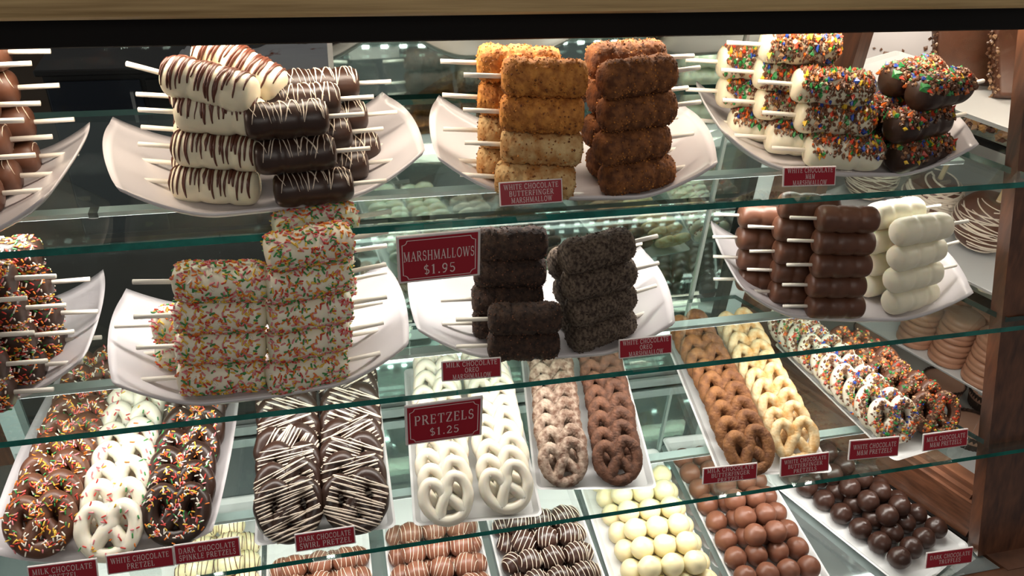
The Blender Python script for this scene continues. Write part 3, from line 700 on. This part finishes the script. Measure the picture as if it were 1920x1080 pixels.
# ------------------------------------------------------------------ signs with a stroke-drawn serif face
def arc(cx, cy, rx, ry, a0, a1, n=10):
    return [(cx+rx*cos(radians(a0+(a1-a0)*i/n)), cy+ry*sin(radians(a0+(a1-a0)*i/n))) for i in range(n+1)]
K_, T_ = .15, .07
def sf(x, y, w=.26): return (T_, [(x-w/2, y), (x+w/2, y)])
def stem(x, y0=0, y1=1, w=K_, s=(1, 1)):
    out = [(w, [(x, y0), (x, y1)])]
    if s[0]: out.append(sf(x, y0+.03))
    if s[1]: out.append(sf(x, y1-.03))
    return out
GL = {
 'A': (.86, [(T_, [(.10, 0), (.42, 1)]), (K_, [(.42, 1), (.76, 0)]), (T_, [(.2, .34), (.62, .34)]), sf(.10, .03), sf(.76, .03)]),
 'B': (.74, stem(.16)+[(T_, [(.16, .97), (.4, .97)]), (K_*.8, arc(.4, .75, .2, .22, 90, -90)), (T_, [(.16, .53), (.42, .53)]), (K_*.8, arc(.42, .28, .23, .25, 90, -90)), (T_, [(.16, .03), (.42, .03)])]),
 'C': (.84, [(K_*.8, arc(.46, .5, .36, .47, 50, 310, 18)), (T_, [(.72, .68), (.72, .98)]), (T_, [(.72, .04), (.72, .3)])]),
 'D': (.86, stem(.16)+[(T_, [(.16, .97), (.38, .97)]), (K_*.8, arc(.38, .5, .36, .47, 90, -90, 14)), (T_, [(.16, .03), (.38, .03)])]),
 'E': (.72, stem(.16)+[(T_, [(.16, .97), (.6, .97)]), (T_, [(.16, .52), (.5, .52)]), (T_, [(.16, .03), (.62, .03)]), (T_, [(.6, .97), (.6, .76)]), (T_, [(.62, .03), (.62, .25)]), (T_, [(.5, .42), (.5, .62)])]),
 'F': (.68, stem(.16)+[(T_, [(.16, .97), (.6, .97)]), (T_, [(.16, .52), (.5, .52)]), (T_, [(.6, .97), (.6, .76)]), (T_, [(.5, .42), (.5, .62)])]),
 'G': (.88, [(K_*.8, arc(.46, .5, .36, .47, 50, 300, 18)), (T_, [(.72, .68), (.72, .98)]), (K_, [(.72, .05), (.72, .42)]), sf(.68, .42, .3)]),
 'H': (.92, stem(.17)+stem(.73)+[(T_, [(.17, .5), (.73, .5)])]),
 'I': (.36, stem(.18)),
 'K': (.86, stem(.16)+[(T_, [(.2, .44), (.66, .97)]), (K_, [(.34, .56), (.7, .03)]), sf(.66, .97), sf(.72, .03)]),
 'L': (.70, stem(.16)+[(T_, [(.16, .03), (.6, .03)]), (T_, [(.6, .03), (.6, .28)])]),
 'M': (1.06, stem(.14, w=T_)+[(K_, [(.14, 1), (.5, .06)]), (T_, [(.5, .06), (.86, 1)])]+stem(.88)),
 'N': (.92, stem(.16, w=T_)+[(K_, [(.16, 1), (.74, .0)])]+stem(.74, w=T_, s=(0, 1))),
 'O': (.90, [(K_*.8, arc(.45, .5, .36, .47, 0, 360, 24))]),
 'P': (.72, stem(.16)+[(T_, [(.16, .97), (.4, .97)]), (K_*.8, arc(.4, .73, .22, .24, 90, -90)), (T_, [(.16, .49), (.4, .49)])]),
 'R': (.82, stem(.16)+[(T_, [(.16, .97), (.4, .97)]), (K_*.8, arc(.4, .74, .21, .23, 90, -90)), (T_, [(.16, .51), (.4, .51)]), (K_, [(.4, .5), (.7, .03)]), sf(.74, .03, .2)]),
 'S': (.66, [(K_*.75, arc(.33, .73, .22, .24, 40, 250, 12)+arc(.33, .27, .24, .25, 70, -140, 12)), (T_, [(.52, .72), (.52, .97)]), (T_, [(.1, .03), (.1, .3)])]),
 'T': (.80, stem(.40, s=(1, 0))+[(T_, [(.06, .97), (.74, .97)]), (T_, [(.07, .97), (.07, .74)]), (T_, [(.73, .97), (.73, .74)])]),
 'U': (.88, [(K_, [(.17, 1), (.17, .3)]), (K_*.7, arc(.44, .3, .27, .27, 180, 360, 10)), (T_, [(.71, .3), (.71, 1)]), sf(.17, .97), sf(.71, .97)]),
 'W': (1.16, [(K_, [(.08, 1), (.34, 0)]), (T_, [(.34, 0), (.58, 1)]), (K_, [(.58, 1), (.84, 0)]), (T_, [(.84, 0), (1.08, 1)]), sf(.08, .97), sf(.58, .97), sf(1.08, .97)]),
 'Z': (.78, [(T_, [(.1, .97), (.66, .97)]), (K_, [(.66, .97), (.1, .03)]), (T_, [(.1, .03), (.68, .03)]), (T_, [(.1, .97), (.1, .74)]), (T_, [(.68, .03), (.68, .27)])]),
 '&': (.84, [(K_*.7, arc(.38, .76, .18, .2, -60, 240, 12)), (K_*.8, [(.26, .62), (.74, .03)]), (K_*.7, arc(.36, .28, .26, .26, 110, 330, 12)), (T_, [(.58, .2), (.7, .5)])]),
 '$': (.66, [(K_*.75, arc(.33, .70, .22, .20, 40, 250, 12)+arc(.33, .28, .24, .22, 70, -140, 12)), (T_, [(.33, -.08), (.33, 1.08)])]),
 '1': (.56, stem(.28, s=(1, 0))+[(T_, [(.28, .97), (.1, .84)])]),
 '2': (.68, [(K_*.8, arc(.33, .70, .22, .26, 170, -20, 12)), (K_*.8, [(.53, .6), (.1, .05)]), (K_*.8, [(.1, .06), (.6, .06)]), (T_, [(.6, .03), (.62, .26)])]),
 '5': (.66, [(T_, [(.16, .96), (.56, .96)]), (T_, [(.16, .96), (.13, .55)]), (K_*.8, arc(.32, .31, .24, .27, 125, -150, 14))]),
 '9': (.68, [(K_*.8, arc(.34, .68, .22, .27, 0, 360, 18)), (K_*.8, [(.56, .68), (.5, .3), (.36, .08), (.14, .04)])]),
 '.': (.32, [(.16, [(.1, .08), (.24, .08)])]),
}
def ribbon(mb, pts, w, y, fx):
    n = len(pts); L = []; Rr = []
    for i, p in enumerate(pts):
        a = pts[max(0, i-1)]; b = pts[min(n-1, i+1)]
        dx, dz = b[0]-a[0], b[1]-a[1]; l = math.hypot(dx, dz) or 1
        nx, nz = -dz/l*w/2, dx/l*w/2
        L.append(fx(p[0]+nx, p[1]+nz)); Rr.append(fx(p[0]-nx, p[1]-nz))
    vs = [(x, y, z) for x, z in L] + [(x, y, z) for x, z in Rr]
    mb.add(vs, [(n+i, n+i+1, i+1, i) for i in range(n-1)])
def text_mesh(lines, track=.13):
    """lines = (text, height, centre z, max width); lies in the xz plane facing -y"""
    mb = MB()
    for txt, h, zc, mw in lines:
        tot = sum((.42 if c == ' ' else GL[c][0]+track) for c in txt)-track
        sx = min(h*1.15, mw/tot); x = -tot*sx/2
        for c in txt:
            if c == ' ': x += .42*sx; continue
            for w, pts in GL[c][1]:
                ribbon(mb, pts, w, 0, lambda px, pz, x=x: (x+px*sx, zc-h/2+pz*h))
            x += (GL[c][0]+track)*sx
    return mb.mesh('lettering', M['sign_ink'], False)
def big_sign(name, x, y, z, w, h, lines, label, tilt):
    o = thing(name, label, 'sign', x, y, z, rot=(radians(2), radians(tilt), 0))
    mb = MB(); rbox(mb, 0, 0, 0, w, .004, h, .0012, 1); mb.build('border', M['sign_white'], o)
    mb = MB(); rbox(mb, 0, -.0006, 0, w-.007, .004, h-.007, .0008, 1); mb.build('face', M['sign_red'], o)
    mb = MB(); a, b, c = w/2-.0075, h/2-.0075, .007
    pts = [(-a+c, b), (a-c, b)]+arc(a, b, c, c, 180, 270, 5)[0:]+[(a, -b+c)]+arc(a, -b, c, c, 90, 180, 5)+[(-a+c, -b)]+arc(-a, -b, c, c, 0, 90, 5)+[(-a, b-c)]+arc(-a, b, c, c, 270, 360, 5)+[(-a+c, b)]
    ribbon(mb, pts, .0012, 0, lambda px, pz: (px, pz)); f = mb.build('frame_line', M['sign_ink'], o); f.location = (0, -.0031*U, 0)
    t = link('lettering', text_mesh(lines), o); t.location = (0, -.0032*U, 0)
    mb = MB(); box(mb, -.02, .02, .002, .006, h/2-.02, h/2+.012); mb.build('clip', M['acrylic'], o)
    return o
big_sign('price_sign', .1645, .990, -.628, .119, .080, [('MARSHMALLOWS', .0165, .006, .101), ('$1.95', .0165, -.0185, .046)], 'red price sign reading marshmallows, hung from the topmost shelf edge', -1.5)
big_sign('price_sign', .1640, .930, -.8885, .120, .085, [('PRETZELS', .0200, .010, .092), ('$1.25', .0165, -.0175, .046)], 'red price sign reading pretzels, hung from the middle shelf edge', -1.0)
SG = 'small flavour signs'
def small_sign(x, y, zs, zc, w, h, lines, label, tilt=0.0, yaw=0.0, back=24):
    """board on a clear U foot; zs = shelf top, zc = board centre"""
    o = thing('flavour_sign', label, 'sign', x, y, zs, yaw, SG)
    up = zc-zs; Rm = Matrix.Rotation(radians(tilt), 4, 'Y') @ Matrix.Rotation(radians(-back), 4, 'X')
    bd = MB(); rbox(bd, 0, 0, 0, w, .0035, h, .0008, 1); b = bd.build('border', M['sign_white'], o)
    ML = Matrix.Translation((0, 0, up*U)) @ Rm; b.matrix_local = ML
    fc = MB(); rbox(fc, 0, -.0006, 0, w-.0035, .0035, h-.0035, .0006, 1); f = fc.build('face', M['sign_red'], o); f.matrix_local = ML
    n = len(lines); lh = .0088 if n < 3 else .0074
    t = link('lettering', text_mesh([(s, lh, (n-1)/2*lh*1.28-i*lh*1.28, w*.86 if len(s) > 12 else w*.88*len(s)/15) for i, s in enumerate(lines)]), o)
    t.matrix_local = ML @ Matrix.Translation((0, -.0027*U, 0))
    mb = MB(); q = up-h*.25; pts = [(0, .004, q), (0, .004, .010), (0, .002, .0035), (0, -.006, .0012), (0, -.018, .0012)]
    vs = []
    for px, py, pz in pts: vs += [(-.022, py, pz), (.022, py, pz), (.022, py+.0016, pz+.0016), (-.022, py+.0016, pz+.0016)]
    fs = [(0, 1, 2, 3)]
    for i in range(len(pts)-1):
        a = i*4
        for k in range(4): fs.append((a+k, a+4+k, a+4+(k+1) % 4, a+(k+1) % 4))
    fs.append((a+7, a+6, a+5, a+4)); mb.add(vs, fs); mb.build('clear_foot', M['acrylic'], o)
    return o
small_sign(.297, 1.003, ZU, -0.542, .092, .034, ['WHITE CHOCOLATE', 'BUTTERFINGER', 'MARSHMALLOW'], 'small red sign before the golden crumbed pops', -.5)
small_sign(.737, 1.003, ZU, -0.544, .091, .030, ['WHITE CHOCOLATE', 'M&M', 'MARSHMALLOW'], 'small red sign before the white candy-chip pops', 2)
small_sign(.207, .942, ZM, -0.802, .091, .031, ['MILK CHOCOLATE', 'OREO', 'MARSHMALLOW'], 'small red sign on the middle shelf right of the sprinkled pops', 2)
small_sign(.489, .950, ZM, -0.801, .090, .031, ['WHITE CHOCOLATE', 'OREO', 'MARSHMALLOW'], 'small red sign before the dusted crumb pops', 0)
small_sign(.662, .888, ZL, -1.056, .105, .030, ['MILK CHOCOLATE', 'BUTTERFINGER', 'PRETZELS'], 'small red sign in front of the tan crumbed pretzels', 3)
small_sign(.809, .888, ZL, -1.061, .098, .036, ['WHITE CHOCOLATE', 'BUTTERFINGER', 'PRETZELS'], 'small red sign in front of the golden crumbed pretzels', 1)
small_sign(.945, .888, ZL, -1.045, .106, .038, ['WHITE CHOCOLATE', 'M&M PRETZELS'], 'small red sign in front of the white candy-chip pretzels', 4)
small_sign(1.098, .888, ZL, -1.051, .098, .034, ['MILK CHOCOLATE', 'M&M PRETZELS'], 'small red sign nearest the wooden end post, before milk candy-chip pretzels', 1)
small_sign(-.029, .885, ZL, -1.065, .092, .030, ['DARK CHOCOLATE', 'SWIRL PRETZEL'], 'small red sign below the striped dark pretzels', 0)
small_sign(-.202, .885, ZL, -1.052, .094, .032, ['DARK CHOCOLATE', 'SPINKLE PRETZELS'], 'small red sign under the sprinkled dark pretzels', 1)
small_sign(-.296, .885, ZL, -1.052, .093, .031, ['WHITE CHOCOLATE', 'PRETZEL'], 'small red sign under the sprinkled white pretzels', 1)
small_sign(-.401, .885, ZL, -1.052, .092, .030, ['MILK CHOCOLATE', 'PRETZEL'], 'small red sign at lower left under the sprinkled milk pretzels', 2)
small_sign(1.165, .820, ZD, -1.320, .112, .034, ['DARK CHOCOLATE', 'TRUFFLES'], 'small red sign on the deck by the aslant dark truffle tray', 4)

# ------------------------------------------------------------------ the neighbouring case seen through the end window
nb = thing('neighbouring_case', 'second lit display case standing beyond the wooden end window', 'display case', 1.9, 1.5, -2.286)
nbl = -W(1.9, 1.5, -2.286)+Vector((0, 0, CAMZ))
def npart(name, mb, m):
    o = mb.build(name, m, nb); o.location = nbl; return o
def nslab(y0, y1, o0, o1, z0, z1):
    mb = MB(); panel_slab(mb, y0, y1, z0, z1, o0, o1); return mb
pale = mat('pale_case_lining', (.42, .40, .37), .5)
npart('base_panel', nslab(.75, 2.1, .07, .75, -2.286, -1.50), M['walnut'])
npart('lower_deck', nslab(.75, 2.1, .07, .75, -1.50, -1.492), pale)
npart('back_panel', nslab(.75, 2.3, .76, .78, -1.5, -.25), pale)
npart('side_panel', nslab(2.1, 2.12, .07, .78, -1.5, -.25), mat('dark_case_side', (.05, .045, .04), .3))
npart('shelf_board', nslab(1.0, 1.8, .44, .75, -.723, -.715), M['shelf_glass'])
npart('black_rail', nslab(.9, 1.8, .43, .44, -.728, -.714), M['black'])
npart('black_rail', nslab(.95, 1.5, .255, .265, -.990, -.974), M['black'])
npart('support_bar', nslab(1.10, 1.11, .62, .65, -1.49, -.3), M['strip'])
TN = 'white trays in the neighbouring case'
def ntray(y, off, z, w, d, label, yawd=24):
    x, yy = panel_pt(y, off); return tray(x, yy, z, w, d, radians(yawd), label, TN)
ntray(1.20, .27, -.586, .24, .62, 'white tray under two brown slabs beyond the end window')
ntray(1.22, .32, -.940, .22, .62, 'white tray under drizzled apples beyond the end window')
ntray(1.135, .43, -1.24, .23, .56, 'white tray under chocolate-dipped cookies beyond the end window')
ntray(1.08, .40, -1.492, .30, .80, 'white tray under fluted chocolate cups beyond the end window')
# slabs
def slab(x, y, z, yawd, label):
    o = thing('chocolate_slab', label, 'chocolate', x, y, z, rot=(radians(-40), 0, radians(yawd)), group='brown slabs')
    mb = MB(); rbox(mb, 0, 0, .075, .13, .034, .15, .008, 3); bm_v = []
    mb.v = [(a+.003*noise.noise(Vector((a, b, c))*40), b+.003*noise.noise(Vector((a+3, b, c))*40), c+.003*noise.noise(Vector((a, b+5, c))*40)) for a, b, c in mb.v]
    mb.build('slab', M['milk'], o, True)
    rng = random.Random(int(x*1000)); mb = MB()
    for i in range(150):
        s = rng.choice((-1, 1)); chip(mb, (s*(.064+rng.uniform(0, .004)), rng.uniform(-.018, .018), rng.uniform(0, .15)), (s, rng.uniform(-.5, .5), 0), rng.uniform(.003, .007), rng, rng.choice((0, 0, 6)), .8)
    stuff(mb.build('chopped_nuts', CHP, o))
slab(1.362, 1.425, -.576, -12, 'brown slab with nutty edges, left of two leaning beyond the end window')
slab(1.437, 1.335, -.576, -12, 'brown slab with nutty edges, right of two beside the wooden post')
# leaning stained plate
o = thing('dinner_plate', 'pale chocolate-flecked plate leaning behind the brown slabs', 'plate', 1.345, 1.66, -.56, rot=(radians(58), 0, radians(-25)))
mb = MB(); lathe(mb, [(0, 0), (.09, 0), (.14, .008), (.142, .011), (.09, .004), (0, .004)], 40); mb.build('plate_disc', M['porcelain'], o, True)
rng = random.Random(3); mb = MB()
for i in range(14):
    a, r = rng.uniform(0, 6.28), rng.uniform(.02, .12); chip(mb, (r*cos(a), r*sin(a), .006+max(0, r-.09)*.14), (0, 0, 1), rng.uniform(.004, .009), rng, 0, .2)
stuff(mb.build('chocolate_crumbs', CHP, o))
# nut clusters
CL = []
for v in range(2):
    rng = random.Random(60+v); mb = MB()
    for i in range(90):
        a = rng.uniform(0, 6.28); t = rng.uniform(0, 1); r = .036*math.sqrt(t)
        chip(mb, (r*cos(a), r*sin(a), .012+.034*(1-t)*rng.random()), (rng.uniform(-1, 1), rng.uniform(-1, 1), 1), rng.uniform(.007, .014), rng, rng.choice((0, 6, 5, 6)), .8)
    CL.append(mb)
clm = [[M['milk'], CHP[0], CHP[0], CHP[0], CHP[0], mat('golden_nut', (.55, .30, .10), .5), CHP[6]]]
CLM = [c.mesh('nut_cluster', clm[0], False) for c in CL]
for i, (cx, cy, side) in enumerate(((1.598, 1.604, 'farthest left'), (1.655, 1.545, 'top right'), (1.506, 1.488, 'lower left'), (1.530, 1.405, 'lower right'), (1.585, 1.500, 'in the middle'))):
    o = link('nut_cluster', CLM[i % 2]); setloc(o, cx, cy, -.715, i*1.3)
    tag(o, 'golden nut cluster under the brown slabs, %s' % side, 'nut cluster', 'nut clusters')
# white block with dark dot
x, yy = 1.469, 1.60
o = thing('white_chocolate_block', 'white block with a dark blotch behind the candy-chip pops', 'chocolate', x, yy, -.715, radians(20))
mb = MB(); rbox(mb, 0, 0, .045, .11, .09, .09, .012, 3); mb.build('block', M['ivory'], o, True)
mb = MB(); lathe(mb, [(0, -.001), (.011, -.001), (.010, .0015), (0, .002)], 12); d = mb.build('blotch', M['dark'], o); d.matrix_local = Matrix.Translation((.02*U, -.045*U, .06*U)) @ Matrix.Rotation(pi/2, 4, 'X')
# drizzled apples on sticks
def apple(x, y, z, r, key, label, tiltx=0.1):
    o = thing('dipped_apple', label, 'apple', x, y, z, rot=(tiltx, 0, radians(20)), group='dipped apples')
    prof = []
    for i in range(25):
        a = -pi/2+pi*i/24; rr = r*cos(a)*(1+.06*sin(a)); zz = r*.95*sin(a)-(.22*r*math.exp(-(rr/(.35*r))**2) if a > 0 else -.10*r*math.exp(-(rr/(.4*r))**2))
        prof.append((max(rr, 0), zz+r*.9))
    mb = MB(); lathe(mb, prof, 32); mb.build('apple_body', M['milk'] if key != 'white' else M['ivory'], o, True)
    rng = random.Random(int(x*999)); mb = MB()
    for i in range(48):
        zc = rng.uniform(-.8, .97); a0 = rng.uniform(1.6, 5.2); tl = rng.uniform(-.5, .5); path = []
        for k in range(14):
            a = a0+k*.16; s = max(-.95, min(.95, zc+tl*(k/13-.5))); rr = r*math.sqrt(1-s*s)*(1+.06*s)+.001
            path.append((rr*cos(a), rr*sin(a), r*.95*s+r*.9))
        tube(mb, path, rng.uniform(.0009, .0018) if key != 'pale' else rng.uniform(.002, .004), n=5)
    mb.build('drizzle', M['white_drizzle'], o, True)
    mb = MB(); tube(mb, [(0, 0, r*1.5), (0, 0, r*2.45)], .006, n=8); mb.build('stick', mat('wooden_stick', (.70, .52, .28), .6), o)
apple(1.465, 1.335, -.930, .073, 'dark', 'milk chocolate apple with white drizzle, largest, close to the wooden post')
apple(1.425, 1.475, -.930, .066, 'pale', 'milk chocolate apple thickly striped in white, behind the largest drizzled one')
apple(1.345, 1.600, -.930, .064, 'dark', 'milk chocolate apple with thin drizzle, farthest left beneath the candy-chip platter')
# white pieces on the level below
for i, (cx, cy) in enumerate(((1.407, 1.275), (1.432, 1.225), (1.47, 1.165), (1.44, 1.30), (1.475, 1.235))):
    o = thing('white_chocolate_piece', 'white chocolate piece below the apple tray, %s' % ['front left', 'front middle', 'front right', 'rear left', 'rear right'][i], 'chocolate', cx, cy, -.977, radians(20+i*25), group='white chocolate pieces')
    mb = MB(); rbox(mb, 0, 0, .016, .05, .042, .03, .009, 3); mb.build('piece', M['ivory'], o, True)
npart('piece_shelf', nslab(1.0, 1.5, .27, .45, -.985, -.977), M['shelf_glass'])
# dipped cookies in stacks
mb = MB(); R0 = .045
lathe(mb, [(0, 0), (R0*.86, 0), (R0*.98, .003), (R0, .009), (R0*.985, .0145), (R0*.95, .0165), (R0*.985, .0185), (R0, .024), (R0*.97, .030), (R0*.85, .0325), (R0*.4, .0332), (0, .0335)], 32)
COOK = mb.mesh('dipped_cookie', mat('dipped_cookie_coating', (.44, .215, .13), .42, noise_amt=.1, noise_scale=30, bump=.08, bump_scale=80), True)
for cx, cy, n, nm in ((1.447, 1.375, 3, 'left'), (1.482, 1.293, 4, 'middle'), (1.512, 1.208, 4, 'right'), (1.535, 1.385, 4, 'rear left'), (1.565, 1.300, 4, 'rear middle')):
    for k in range(n):
        o = link('dipped_cookie', COOK); setloc(o, cx+RNG.uniform(-.002, .002), cy+RNG.uniform(-.002, .002), -1.2335+k*.0338, k)
        tag(o, 'chocolate-dipped round cookie, %s of the %s stack' % ('bottom one' if k == 0 else 'top one' if k == n-1 else ORD[k]+' up', nm), 'cookie', 'dipped cookies')
# fluted cups
def cup(x, y, z, label, r=.062):
    o = thing('chocolate_cup', label, 'chocolate cup', x, y, z, group='fluted chocolate cups')
    mb = MB(); N = 72; vs = []; fs = []
    for zz, q in ((0, .80), (.052, 1.0), (.053, .985), (.046, .96)):
        for k in range(N):
            a = 2*pi*k/N; rr = r*q*(1+(.022 if k % 2 else -.014)); vs.append((rr*cos(a), rr*sin(a), zz))
    for i in range(3):
        for k in range(N): fs.append((i*N+k, i*N+(k+1) % N, (i+1)*N+(k+1) % N, (i+1)*N+k))
    fs.append(tuple(range(N-1, -1, -1))); mb.add(vs, fs); mb.build('fluted_wrapper', mat('brown_paper_wrapper', (.045, .022, .014), .6), o)
    mb = MB(); lathe(mb, [(0, .02), (r*.95, .03), (r*.955, .0455), (r*.8, .049), (0, .049)], 40); mb.build('filling', M['cup_fill'], o, True)
M['cup_fill'] = mat('smooth_cup_top', (.62, .33, .22), .4, noise_amt=.06, noise_scale=30)
for cx, cy, r, lab in ((1.603, 1.669, .062, 'fluted chocolate cup behind the candy-chip pretzels, farthest left'), (1.664, 1.428, .058, 'fluted chocolate cup below the cookie tray, middle one'),
                      (1.765, 1.361, .056, 'fluted chocolate cup right beside the wooden post, upper one'), (1.620, 1.252, .064, 'fluted chocolate cup nearest the end window, lowest one')):
    cup(cx, cy, -1.498+.006, lab, r)

# ------------------------------------------------------------------ behind the open left half: back counter with cloths
bc = thing('back_counter', 'dark navy counter cabinet standing on the floor behind the case', 'cabinet', -.3, 4.2, -2.286)
bl = -W(-.3, 4.2, -2.286)+Vector((0, 0, CAMZ))
def bpart(name, mb, m, par=None):
    o = mb.build(name, m, par or bc)
    if par is None: o.location = bl
    return o
navy = mat('navy_laminate', (.020, .028, .045), .4); char = mat('charcoal_laminate', (.030, .028, .028), .4)
mb = MB(); box(mb, -1.15, .60, 4.02, 4.6, -2.286, -1.42); bpart('carcass', mb, char)
for x0, x1, m in ((-1.14, -.74, navy), (-.72, -.30, char), (-.28, .14, navy), (.16, .58, char)):
    mb = MB(); rbox(mb, (x0+x1)/2, 4.01, -1.85, x1-x0, .02, .80, .004, 1); d = bpart('cabinet_door', mb, m)
    mb = MB(); box(mb, x1-.05, x1-.035, 3.985, 4.0, -1.65, -1.50); bpart('door_handle', mb, M['alu'], d)
mb = MB(); rbox(mb, -.275, 4.3, -1.405, 1.80, .62, .03, .006, 1); bpart('worktop', mb, char)
def cloth(x, y, z, w, d, label, spots):
    o = thing('folded_cloth', label, 'cloth', x, y, z); mb = MB(); nx, ny = 26, 16; vs = []
    for j in range(ny+1):
        for i in range(nx+1):
            u, v = i/nx-.5, j/ny-.5
            zz = .05*(1-(2*u)**4)*(1-(2*v)**4)+.03*noise.noise(Vector((u*5+x, v*5, 1)))*(1-abs(2*u)**3)
            if v < -.25: zz = zz-(-.25-v)*d*1.1
            vs.append((u*w, v*d, max(zz, .002) if v >= -.25 else zz))
    fs = [(j*(nx+1)+i, j*(nx+1)+i+1, (j+1)*(nx+1)+i+1, (j+1)*(nx+1)+i) for j in range(ny) for i in range(nx)]
    mb.add(vs, fs); mb.build('cloth_sheet', spots, o, True)
rust = mat('white_cloth_with_rust_print', (.74, .74, .76), .8, noise_scale=9, color2=(.34, .08, .03))
rust.node_tree.nodes['Color Ramp'].color_ramp.elements[0].position = .36; rust.node_tree.nodes['Color Ramp'].color_ramp.elements[1].position = .40
cloth(.00, 4.055, -1.388, .50, .34, 'crumpled white cloth with rust-red print on the back counter', rust)
cloth(-.50, 4.045, -1.388, .14, .26, 'small plain white cloth on the back counter', mat('white_cloth', (.74, .74, .76), .8))
